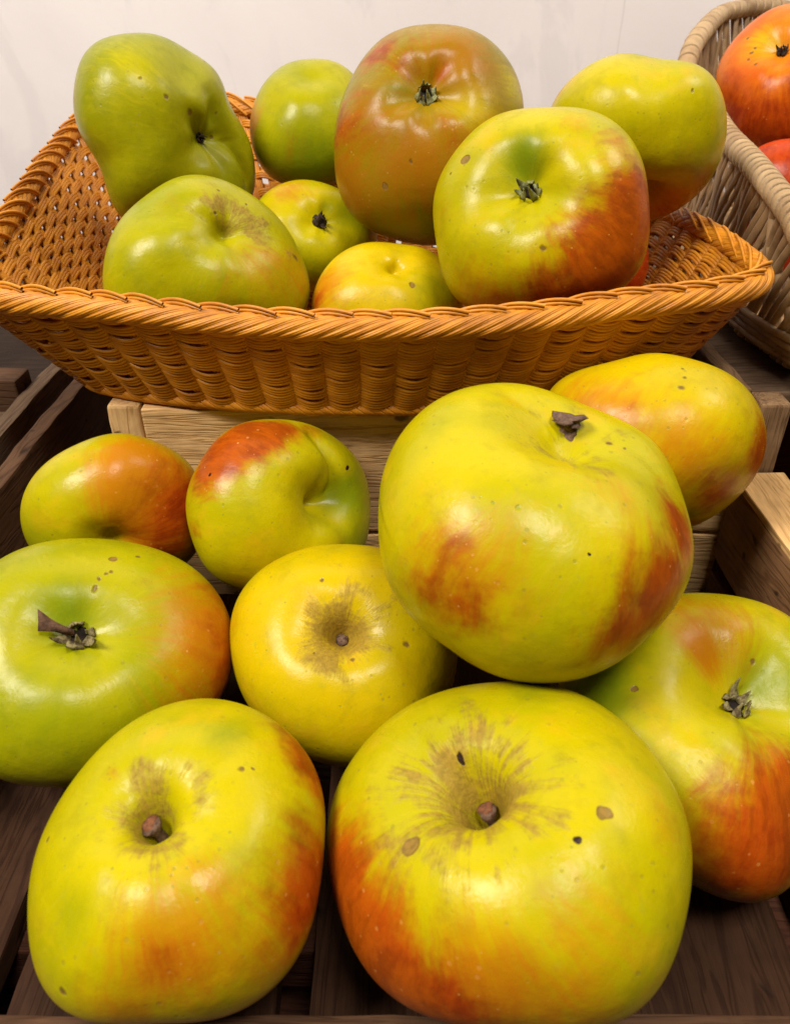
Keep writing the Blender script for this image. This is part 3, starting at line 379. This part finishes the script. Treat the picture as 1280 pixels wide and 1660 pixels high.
# plank stand on the right, under the pale basket
st = tag(empty('plank_stand', (.26, .45, 0)), 'wide brown plank beneath the pale basket, right of the pine crate', 'stand')
box('top_plank', .158, .40, .306, .66, TZ-.012, TZ-.001, GREYW, st, axis=0)
box('side_board', .172, .40, .330, .342, .088, TZ-.0125, DARKW, st, axis=0)
box('side_board', .172, .40, .330, .342, .020, .086, DARKW, st, axis=0)

# crate wall further left
lc = tag(empty('wooden_crate', (-.26, .35, 0)), 'greyed wooden crate at the far left beyond the dark gap, only its slatted side showing', 'crate')
box('side_rail', -.196, -.187, .06, .50, .078, .1285, GREYW, lc, axis=1)
box('side_rail', -.196, -.187, .06, .50, .010, .068, BROWN, lc, axis=1)
box('corner_post', -.2135, -.1965, .335, .353, .002, .1245, GREYW, lc, axis=2)
box('inner_board', -.36, -.2145, .345, .355, .07, .1235, BROWN, lc, axis=0)
box('top_rail', -.34, -.1975, .366, .384, .115, .135, BROWN, lc, axis=0)
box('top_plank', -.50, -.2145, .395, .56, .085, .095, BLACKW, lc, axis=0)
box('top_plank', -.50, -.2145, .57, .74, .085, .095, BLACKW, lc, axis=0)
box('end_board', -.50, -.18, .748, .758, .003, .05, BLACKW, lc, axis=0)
box('corner_post', -.1645, -.152, .44, .455, .002, .146, GREYW, lc, axis=2)

# ------------------------------------------------------------------ apples
def smooth_blob(D, b):
    L, x, y, z, rad, st = b
    ang = np.arccos(np.clip(D @ unit(np.array([x, y, z])), -1, 1))
    return st*np.exp(-(ang/rad)**2*1.1)
def grid_faces(nlat, nlon):
    i = np.arange(nlat-1)[:, None]*nlon; j = np.arange(nlon)[None, :]; k = (j+1) % nlon
    return np.stack([i+j, i+nlon+j, i+nlon+k, i+k], -1).reshape(-1, 4)
LAYERS = {'g': 'green', 'o': 'orange', 'r': 'red', 'b': 'russet', 'y': 'yellow'}

def blade(V, F, base, d_out, d_up, side, L, W, curl, rnd):
    n0 = len(V); rows = 6
    for i in range(rows):
        t = i/(rows-1)
        w = W*(1-t)**0.7*(0.6+0.4*math.sin(t*3+0.5)) + 0.00012
        c = base + d_out*(L*math.sin(t*curl)/curl) + d_up*(L*(1-math.cos(t*curl))/curl + 0.0006*math.sin(t*7+rnd.random()))
        for sgn, lift in ((-1, .25*w), (0, 0), (1, .25*w)):
            V.append(c + side*(sgn*w) + d_up*lift)
    for i in range(rows-1):
        for j in range(2):
            a = n0+i*3+j; F.append((a, a+1, a+4, a+3))
def make_calyx(parent, p0, a, size, mat, seed):
    rnd = random.Random(seed)
    a = unit(a); ref = np.array([0.3, 0.2, 0.9]); e1 = unit(np.cross(ref, a)); e2 = np.cross(a, e1)
    V, F = [], []
    R = 0.0050*size
    for k in range(7):
        an = k*2*PI/7 + rnd.uniform(-.3, .3); o = e1*math.cos(an) + e2*math.sin(an); sd = np.cross(a, o)
        inward = rnd.random() < .6
        L = R*rnd.uniform(.7, 1.8)
        if inward: blade(V, F, p0 + o*R*1.0 + a*0.0006, unit(-o*.55 + a*rnd.uniform(.3, 1.0)), a, sd, L*.9, R*.34, 1.2, rnd)
        else: blade(V, F, p0 + o*R*.45 + a*0.0004, unit(o*.9 + a*rnd.uniform(.15, .9)), a, sd, L, R*.40, rnd.uniform(.6, 1.6), rnd)
    o = mesh_obj('calyx', V, F, mat, parent)
    m = o.modifiers.new('thick', 'SOLIDIFY'); m.thickness = 0.00035
    V, F = [p0 + a*0.0009], []
    for k in range(14):
        an = k*2*PI/14; r = R*(.62 + .2*math.sin(an*5))
        V.append(p0 + (e1*math.cos(an) + e2*math.sin(an))*r + a*0.0007)
    for k in range(14): F.append((0, 1+k, 1+(k+1) % 14))
    for k in range(14): V.append(V[1+k] - a*0.002)
    for k in range(14): F.append((1+k, 15+k, 15+(k+1) % 14, 1+(k+1) % 14))
    mesh_obj('eye_core', V, F, CORE, parent)
def lathe_path(C, Rr, sides=14, wob=0.0, seed=0):
    rnd = random.Random(seed); V, F = [], []
    C = np.array(C); T = np.gradient(C, axis=0)
    for i in range(len(C)):
        t = unit(T[i]); ref = np.array([.9, .1, .3]); e1 = unit(np.cross(ref, t)); e2 = np.cross(t, e1)
        for k in range(sides):
            an = 2*PI*k/sides; r = Rr[i]*(1 + wob*rnd.uniform(-1, 1) + wob*.8*math.sin(3*an + i*.4))
            V.append(C[i] + (e1*math.cos(an) + e2*math.sin(an))*r)
    for i in range(len(C)-1):
        for k in range(sides):
            F.append((i*sides+k, i*sides+(k+1) % sides, (i+1)*sides+(k+1) % sides, (i+1)*sides+k))
    F.append(tuple(range((len(C)-1)*sides, len(C)*sides)))
    return V, F

def make_apple(key, s):
    big = s['R'] > .038
    nlat, nlon = (170, 240) if big else (120, 180)
    P, TH, PH = apple_points(s, nlat, nlon)
    o = mesh_obj('apple', P, grid_faces(nlat, nlon), skin(s), None, s['loc'])
    tag(o, s['label'], 'apple', s.get('grp'))
    me = o.data; D = unit(P)
    for L, nm in LAYERS.items():
        v = np.zeros(len(P))
        for b in s['blobs']:
            if b[0] == L: v = np.maximum(v, smooth_blob(D, b)) + 0.25*np.minimum(v, smooth_blob(D, b))
        if L == 'b' and 'rus' in s:
            v = np.maximum(v, s['rus'][0]*np.exp(-(np.sin(TH)/s['rus'][1])**2*.9)*(TH < PI/2))
        at = me.attributes.new(nm, 'FLOAT', 'POINT'); at.data.foreach_set('value', v.astype(np.float32))
    pv = np.stack([np.cos(PH), np.sin(PH), TH*1.0], -1).astype(np.float32)
    at = me.attributes.new('pole', 'FLOAT_VECTOR', 'POINT'); at.data.foreach_set('vector', pv.ravel())
    p0 = P[:nlon].mean(0); ring = P[nlon*6:nlon*7]
    a = unit(s['axis'])
    if s['kind'] == 'calyx':
        make_calyx(o, p0 + a*0.0004, a, s['calyx'], {'M': SEPAL_G, 'L': SEPAL_G, 'P': SEPAL_D, 'S': SEPAL_D, 'J': SEPAL_D}.get(key, SEPAL), s['seed'])
    if s['kind'] == 'stem':
        up = np.array(s.get('stemdir', [0, 0, 0]), float)
        L = s['R']*s['stemlen']; n = 9
        if 'stemat' in s: p0 = P[(D @ np.array(s['stemat'])).argmax()]
        rb = {'F': .0040, 'A': .0020, 'B': .0018, 'D': .0016}[key]
        C = [p0 - a*.002 + (a + up*(i/(n-1))*.6)*L*i/(n-1) for i in range(n)]
        V, F = lathe_path(C, [rb*(1.0-.35*math.sin(i/(n-1)*2.6) + (.45 if i >= n-2 else 0)) for i in range(n)], 16, .10 if key != 'F' else .22, s['seed'])
        stm = mesh_obj('stem', V, F, STEMM, o)
        tip = C[-1]; V, F = lathe_path([tip - a*.0006, tip + a*.0003, tip + a*.0007], [rb*1.15, rb*1.05, rb*.5], 12, .18, s['seed'])
        mesh_obj('stem_tip', V, F, STEM_T if key in 'AB' else STEMM, stm)
    if key == 'C':    # dry leaf scrap standing out of the eye
        r = np.array([1, 0, 0.]); V, F = [], []
        blade(V, F, p0 + a*.001, unit(-r*1.0 + a*1.0), a, unit(np.cross(a, r)), .0125, .0, .7, random.Random(4))
        V, F = [], []; sd = unit(np.array([0, .55, .8])); dr = unit(np.array([-1, .05, .28]))
        for i in range(8):
            t = i/7; w = .0008 + .0024*t**1.3
            for j in (-1, 0, 1): V.append(p0 + a*(.0035+.004*t) + dr*(.001+.0105*t) + sd*w*j + a*(.0008*math.sin(j*2+t*5)))
        for i in range(7):
            for j in range(2): F.append((i*3+j, i*3+j+1, i*3+j+4, i*3+j+3))
        lf = mesh_obj('dry_leaf', V, F, LEAF, o); m = lf.modifiers.new('thick', 'SOLIDIFY'); m.thickness = .0005
    return o
for key, s in APPLES.items(): make_apple(key, s)

# ------------------------------------------------------------------ baskets
def loop_curve(pts, n):
    """closed Catmull-Rom through pts, resampled to n points of equal arc length"""
    pts = np.array(pts, float); m = len(pts); q = []
    for i in range(m):
        a, b, c, d = pts[i-1], pts[i], pts[(i+1) % m], pts[(i+2) % m]
        for t in np.linspace(0, 1, 40, endpoint=False):
            q.append(.5*(2*b + (c-a)*t + (2*a-5*b+4*c-d)*t*t + (3*b-a-3*c+d)*t**3))
    q = np.array(q + [q[0]]); L = np.r_[0, np.cumsum(np.linalg.norm(np.diff(q, axis=0), axis=1))]
    s = np.linspace(0, L[-1], n, endpoint=False)
    return np.stack([np.interp(s, L, q[:, k]) for k in range(3)], -1), L[-1]
class Tubes:
    def __init__(s): s.V, s.F, s.A, s.n = [], [], [], 0
    def add(s, C, r, ref, sides=6, closed=False, shade=None, flat=1.0):
        C = np.asarray(C, float); n = len(C)
        T = (np.roll(C, -1, 0) - np.roll(C, 1, 0)) if closed else np.gradient(C, axis=0)
        T = unit(T); ref = np.broadcast_to(np.asarray(ref, float), C.shape)
        e1 = unit(ref - T*(ref*T).sum(1, keepdims=True)); e2 = np.cross(T, e1)
        an = np.arange(sides)*2*PI/sides
        r = np.broadcast_to(np.asarray(r, float), (n,))[:, None, None]
        V = C[:, None] + r*(e1[:, None]*np.cos(an)[None, :, None]*flat + e2[:, None]*np.sin(an)[None, :, None])
        rows = n if closed else n-1
        i = np.arange(rows)[:, None]; j = np.arange(sides)[None]; i2 = (i+1) % n; j2 = (j+1) % sides
        F = np.stack([i*sides+j, i*sides+j2, i2*sides+j2, i2*sides+j], -1).reshape(-1, 4) + s.n
        s.V.append(V.reshape(-1, 3)); s.F.append(F); s.A.append(np.full(n*sides, random.random() if shade is None else shade)); s.n += n*sides
    def build(s, name, mat, parent):
        o = mesh_obj(name, np.concatenate(s.V), np.concatenate(s.F), mat, parent)
        at = o.data.attributes.new('strand', 'FLOAT', 'POINT'); at.data.foreach_set('value', np.concatenate(s.A).astype(np.float32))
        return o
random.seed(5)
def lerp_loop(Q, u):
    u = np.asarray(u) % 1.0 * len(Q); i = np.floor(u).astype(int) % len(Q); f = (u-np.floor(u))[:, None]
    return Q[i]*(1-f) + Q[(i+1) % len(Q)]*f

# --- orange basket
RIM = [(-0.1509, 0.286, 0.2046), (-0.1013, 0.277, 0.2034), (-0.0546, 0.271, 0.2004), (0.0, 0.269, 0.1997), (0.0478, 0.272, 0.2014), (0.083, 0.278, 0.2043), (0.1212, 0.289, 0.2048), (0.144, 0.302, 0.2053), (0.1538, 0.325, 0.2054), (0.1537, 0.36, 0.2065), (0.1494, 0.395, 0.2071), (0.1441, 0.428, 0.2047), (0.1141, 0.452, 0.2086), (0.0817, 0.47, 0.2143), (-0.0148, 0.505, 0.2314), (-0.0945, 0.525, 0.2451), (-0.1489, 0.535, 0.2522), (-0.1801, 0.535, 0.2489), (-0.1928, 0.505, 0.2348), (-0.1902, 0.44, 0.2235), (-0.1821, 0.365, 0.2122), (-0.1779, 0.315, 0.2071), (-0.1707, 0.296, 0.2055)]
BASE = [(-0.117, 0.3, 0.1592), (-0.0535, 0.286, 0.1592), (0.015, 0.284, 0.1592), (0.08, 0.295, 0.1592), (0.122, 0.32, 0.1592), (0.133, 0.36, 0.1592), (0.115, 0.42, 0.1592), (0.03, 0.455, 0.1592), (-0.06, 0.48, 0.1592), (-0.13, 0.495, 0.1592), (-0.158, 0.47, 0.1592), (-0.155, 0.38, 0.1592), (-0.14, 0.32, 0.1592)]
NQ = 1200
rimQ, rimL = loop_curve(RIM, NQ)
baseQ, _ = loop_curve(BASE, NQ)
cen = rimQ.mean(0)
def align(rimQ, baseQ):
    """pair base points with rim points by bearing from the middle so stakes rise straight"""
    c = baseQ.mean(0)
    ab = np.unwrap(np.arctan2(baseQ[:, 1]-c[1], (baseQ[:, 0]-c[0])*.75)); ar = np.unwrap(np.arctan2(rimQ[:, 1]-c[1], (rimQ[:, 0]-c[0])*.75))
    sg = np.sign(ab[-1]-ab[0]); ab = ab*sg; ar = ar*sg
    x = np.r_[ab-2*PI, ab, ab+2*PI]; Y = np.concatenate([baseQ]*3)
    a2 = np.mod(ar-ab[0], 2*PI)+ab[0]
    return np.stack([np.interp(a2, x, Y[:, k]) for k in range(3)], -1)
baseA = align(rimQ, baseQ)
NS = 72                       # stakes
ob = tag(empty('wicker_basket', (0, .40, TZ)), 'orange woven wicker basket with rope-like rim, full of apples on top of the pine crate', 'basket')
OFF = -np.array([0, .40, TZ])
def wall_pt(u, v):
    r = lerp_loop(rimQ, u); b = lerp_loop(baseA, u); v = np.asarray(v)[:, None] if np.ndim(v) else v
    p = b*(1-v) + r*v
    return p
def out_dir(u):
    e = 1e-3; t = lerp_loop(rimQ, np.asarray(u)+e) - lerp_loop(rimQ, np.asarray(u)-e); t = unit(t)
    o = np.cross(t, [0, 0, 1.0]); o = unit(o)
    c = lerp_loop(rimQ, u) - cen
    return o*np.sign((o*c).sum(1))[:, None]
def wall_normal(u):
    up = unit(lerp_loop(rimQ, u) - lerp_loop(baseA, u)); e = 1e-3
    t = unit(lerp_loop(rimQ, np.asarray(u)+e) - lerp_loop(rimQ, np.asarray(u)-e)); n = unit(np.cross(t, up))
    return n*np.sign((n*out_dir(u)).sum(1))[:, None]
T = Tubes()
NU = NS*12
u = np.arange(NU)/NU
WN = wall_normal(u); UP = unit(lerp_loop(rimQ, u)-lerp_loop(baseA, u))
rows = 18
for k in range(rows):
    v = 0.05 + 0.90*k/(rows-1)
    w = np.cos(PI*NS*u + PI*(k % 2))
    w = np.sign(w)*np.abs(w)**.75
    for j in range(3):
        dv = (j-1)*0.00140
        jit = 0.0005*np.sin(u*2*PI*(17+k) + k*1.7)
        amp = 0.0018
        C = wall_pt(u, v) + WN*(w*amp)[:, None] + UP*(dv - 0.0013*w + jit + 0.0004*math.sin(k*2.3))[:, None] + OFF
        T.add(C, 0.00094, WN, 6, True, shade=random.random(), flat=.9)
T.build('woven_side', CANE, ob)
T = Tubes()
for k in range(NS):
    for j in (-2.5, -1.5, -.5, .5, 1.5, 2.5):
        uu = np.full(8, (k+.5)/NS) + j*0.0015; v = np.linspace(-.02, .97, 8)
        T.add(wall_pt(uu, v) + OFF, .0010, wall_normal(uu), 6)
T.build('stake', CANE, ob)['kind'] = 'stuff'
# rope rim: bundles of fine strands winding round the top edge
T = Tubes()
tan = unit(np.roll(rimQ, -1, 0)-np.roll(rimQ, 1, 0))
turns = int(round(rimL/0.066)); RR = .0039
NB, NSr = 9, 4
uf = np.arange(turns*26)/(turns*26)
pc = lerp_loop(rimQ, uf); tt = lerp_loop(tan, uf); od = out_dir(uf); upv = np.cross(tt, od); upv = upv*np.sign(upv[:, 2:3])
SGN = 1.0
for b in range(NB):
    for j in range(NSr):
        a = 2*PI*(b + (j-(NSr-1)/2)*.235)/NB + SGN*2*PI*turns*uf
        rr = RR*(1 + .06*math.cos((j-1.5)*1.3) + .04*math.sin(b*2.1))
        N_ = od*np.cos(a)[:, None] + upv*np.sin(a)[:, None]
        T.add(pc + N_*rr + OFF, .00066, N_, 6, True)
for j in range(3): T.add(pc + OFF + upv*(j-1)*.0012, .0026, od, 8, True, shade=1.0)
T.build('rope_rim', CANE, ob)
# border loops that spring from the weave and tuck into the rope
T = Tubes(); NL = int(rimL/.0138)
for k in range(NL):
    u0 = k/NL
    for j in range(3):
        n = 14; t = np.linspace(0, 1, n)
        uu = u0 + (t*.031 - .005)/rimL*1.0 + 0*t
        c = lerp_loop(rimQ, uu); o = out_dir(uu)
        h = np.sin(PI*(t*.86+.02))
        rad = .0040 + .0012*h + (j-1)*.0011
        if c[0, 0] > .125 and c[0, 1] > .30: rad = rad*.80; t = np.linspace(.12, .90, n)
        ang = PI*(1.02 - .62*t) + .12*math.sin(k*1.7)
        upz = np.array([0, 0, 1.0])
        C = c + o*(np.cos(ang)*rad)[:, None] + upz*((np.sin(ang)*rad) - .003*(1-t)**3 + .0003*j)[:, None] + OFF
        T.add(C, .00068, upz, 6)
T.build('border_loops', CANE, ob)
# foot braid and floor
T = Tubes()
bt = unit(np.roll(baseQ, -1, 0)-np.roll(baseQ, 1, 0)); bc = baseQ.mean(0)
ub = np.arange(700)/700; c = lerp_loop(baseQ, ub); tb = unit(lerp_loop(bt, ub)); ob_ = unit(np.cross(tb, [0, 0, 1.0])); ob_ = ob_*np.sign((ob_*(c-bc)).sum(1))[:, None]
for b in range(6):
    for j in range(3):
        a = 2*PI*(b+(j-1)*.25)/6 - 2*PI*34*ub
        N_ = ob_*np.cos(a)[:, None] + np.array([0, 0, 1.0])*np.sin(a)[:, None]
        T.add(c + N_*.0026 + OFF + np.array([0, 0, .0012]), .0007, N_, 6, True)
T.build('foot_braid', CANE, ob)
T = Tubes()
x0, x1 = baseQ[:, 0].min(), baseQ[:, 0].max()
rows_y = np.arange(baseQ[:, 1].min()+.004, baseQ[:, 1].max()-.003, .0042)
for k, y in enumerate(rows_y):
    s_ = np.where(np.diff(np.sign(baseQ[:, 1]-y)))[0]; xs = baseQ[s_, 0]
    if len(xs) < 2: continue
    x = np.linspace(xs.min(), xs.max(), 90)
    w = np.cos(x/.0165*PI + PI*(k % 2))
    for j in (-1, 1):
        C = np.stack([x, np.full_like(x, y+j*.0009), baseQ[:, 2].mean()+.001+.0015*w], -1)
        T.add(C + OFF, .0009, (0, 0, 1.0), 5)
T.build('basket_floor', CANE, ob)

# --- pale willow basket on the right
PR = [(0.179, 0.535, 0.2539), (0.178, 0.49, 0.25), (0.1759, 0.445, 0.2396), (0.1744, 0.395, 0.2321), (0.1722, 0.347, 0.2235), (0.1735, 0.31, 0.2135), (0.2, 0.285, 0.215), (0.3, 0.28, 0.21), (0.38, 0.32, 0.22), (0.42, 0.42, 0.235), (0.42, 0.55, 0.26), (0.38, 0.66, 0.28), (0.31, 0.7, 0.293), (0.2419, 0.655, 0.2934), (0.2052, 0.6, 0.2819), (0.1874, 0.565, 0.2686)]
PB = [(0.1745, 0.3672, 0.1615), (0.1803, 0.3252, 0.1615), (0.186, 0.3, 0.1615), (0.25, 0.29, 0.1615), (0.34, 0.3, 0.1615), (0.39, 0.36, 0.1615), (0.4, 0.46, 0.1615), (0.38, 0.58, 0.1615), (0.3, 0.63, 0.1615), (0.23, 0.6, 0.1615), (0.19, 0.52, 0.1615), (0.176, 0.43, 0.1615)]
prQ, prL = loop_curve(PR, NQ); pbQ, _ = loop_curve(PB, NQ); pbA = align(prQ, pbQ); pcen = prQ.mean(0)
pb = tag(empty('wicker_basket', (.27, .45, TZ)), 'pale willow basket with strip-wrapped rim holding red and orange apples at the right edge', 'basket')
OFF = -np.array([.27, .45, TZ])
# wrapped rim
n = int(prL/.0003); uf = np.arange(n)/n
c = lerp_loop(prQ, uf); tg = unit(np.roll(c, -1, 0)-np.roll(c, 1, 0)); o = unit(np.cross(tg, [0, 0, 1.0])); o = o*np.sign((o*(c-pcen)).sum(1))[:, None]
upv = np.cross(tg, o); upv = upv*np.sign(upv[:, 2:3])
sarc = uf*prL; rnd = random.Random(3); edges = [0]
while edges[-1] < prL: edges.append(edges[-1] + rnd.uniform(.0042, .0066)*(2.2 if lerp_loop(prQ, [edges[-1]/prL])[0][1] > .52 else 1.0))
edges = np.array(edges); ix = np.searchsorted(edges, sarc, side='right')-1; ix = np.clip(ix, 0, len(edges)-2)
fr = (sarc-edges[ix])/(edges[ix+1]-edges[ix])
sides = 20; an = np.arange(sides)*2*PI/sides
V = np.zeros((n, sides, 3)); sh = np.random.RandomState(2).rand(len(edges))
A_ = np.zeros((n, sides)); G_ = np.zeros((n, sides))
for j in range(sides):
    ph_ = (sarc + .0022*np.sin(an[j]))/1.0
    ix = np.clip(np.searchsorted(edges, ph_, side='right')-1, 0, len(edges)-2); fr = np.clip((ph_-edges[ix])/(edges[ix+1]-edges[ix]), 0, 1)
    prof = 1 - .5*np.exp(-(np.minimum(fr, 1-fr)*(edges[ix+1]-edges[ix])/.00055)**2) + .05*(fr-.5)
    rr = .0062*prof*(1+.04*np.sin(sarc*60+1))
    V[:, j] = c + o*(np.cos(an[j])*rr*1.05)[:, None] + upv*(np.sin(an[j])*rr*.92)[:, None]
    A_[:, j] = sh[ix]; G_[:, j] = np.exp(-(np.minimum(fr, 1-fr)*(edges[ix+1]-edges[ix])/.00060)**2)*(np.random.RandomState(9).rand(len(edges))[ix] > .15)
i = np.arange(n)[:, None]; j = np.arange(sides)[None]; i2 = (i+1) % n; j2 = (j+1) % sides
F = np.stack([i*sides+j, i*sides+j2, i2*sides+j2, i2*sides+j], -1).reshape(-1, 4)
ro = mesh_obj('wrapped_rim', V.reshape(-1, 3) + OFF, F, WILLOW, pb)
at = ro.data.attributes.new('strand', 'FLOAT', 'POINT'); at.data.foreach_set('value', A_.ravel().astype(np.float32))
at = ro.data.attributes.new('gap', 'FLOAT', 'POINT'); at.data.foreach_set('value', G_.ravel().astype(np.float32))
# leaning flat stakes, two layers
T = Tubes(); NP = int(prL/.0070)
for layer, (lean, offn, skip) in enumerate(((.030, .0012, 1), (-.022, -.0012, 2))):
    for k in range(0, NP, skip):
        t = np.linspace(-.02, 1.0, 12)
        uu = (k + rnd.uniform(-.2, .2))/NP + lean*(t-.5) + .001*np.sin(t*5+k)
        r_ = lerp_loop(prQ, uu); b_ = lerp_loop(pbA, uu); C = b_*(1-t)[:, None] + r_*t[:, None]
        ou = unit((C - pcen)*np.array([1, 1, 0]))
        C = C + ou*(offn + .0014*np.sin(t*9+k))[:, None]
        T.add(C + OFF, .0021*(1-.25*np.abs(np.sin(t*4+k*1.3))), ou, 8, flat=.36)
T.build('leaning_stakes', WILLOW_D, pb)
T = Tubes()
ub = np.arange(500)/500
for k in range(4):
    q = lerp_loop(pbQ, ub); bo = unit((q - pbQ.mean(0))*np.array([1, 1, 0]))
    T.add(q + bo*(.0015 + .0016*k) + np.array([0, 0, .0022+.0036*k]) + OFF + .0006*np.sin(ub*90+k*2)[:, None]*bo, .0019, bo, 8, True)
T.build('foot_coils', WILLOW, pb)
q = pbQ[::12]; V = [tuple(p+OFF+np.array([0, 0, .002])) for p in q] + [tuple(p+OFF-np.array([0, 0, .0005])) for p in q]; m = len(q)
bf = mesh_obj('basket_floor', V, [tuple(range(m)), tuple(range(2*m-1, m-1, -1))] + [(i, i+m, (i+1) % m+m, (i+1) % m) for i in range(m)], WILLOW_D, pb, smooth=False)
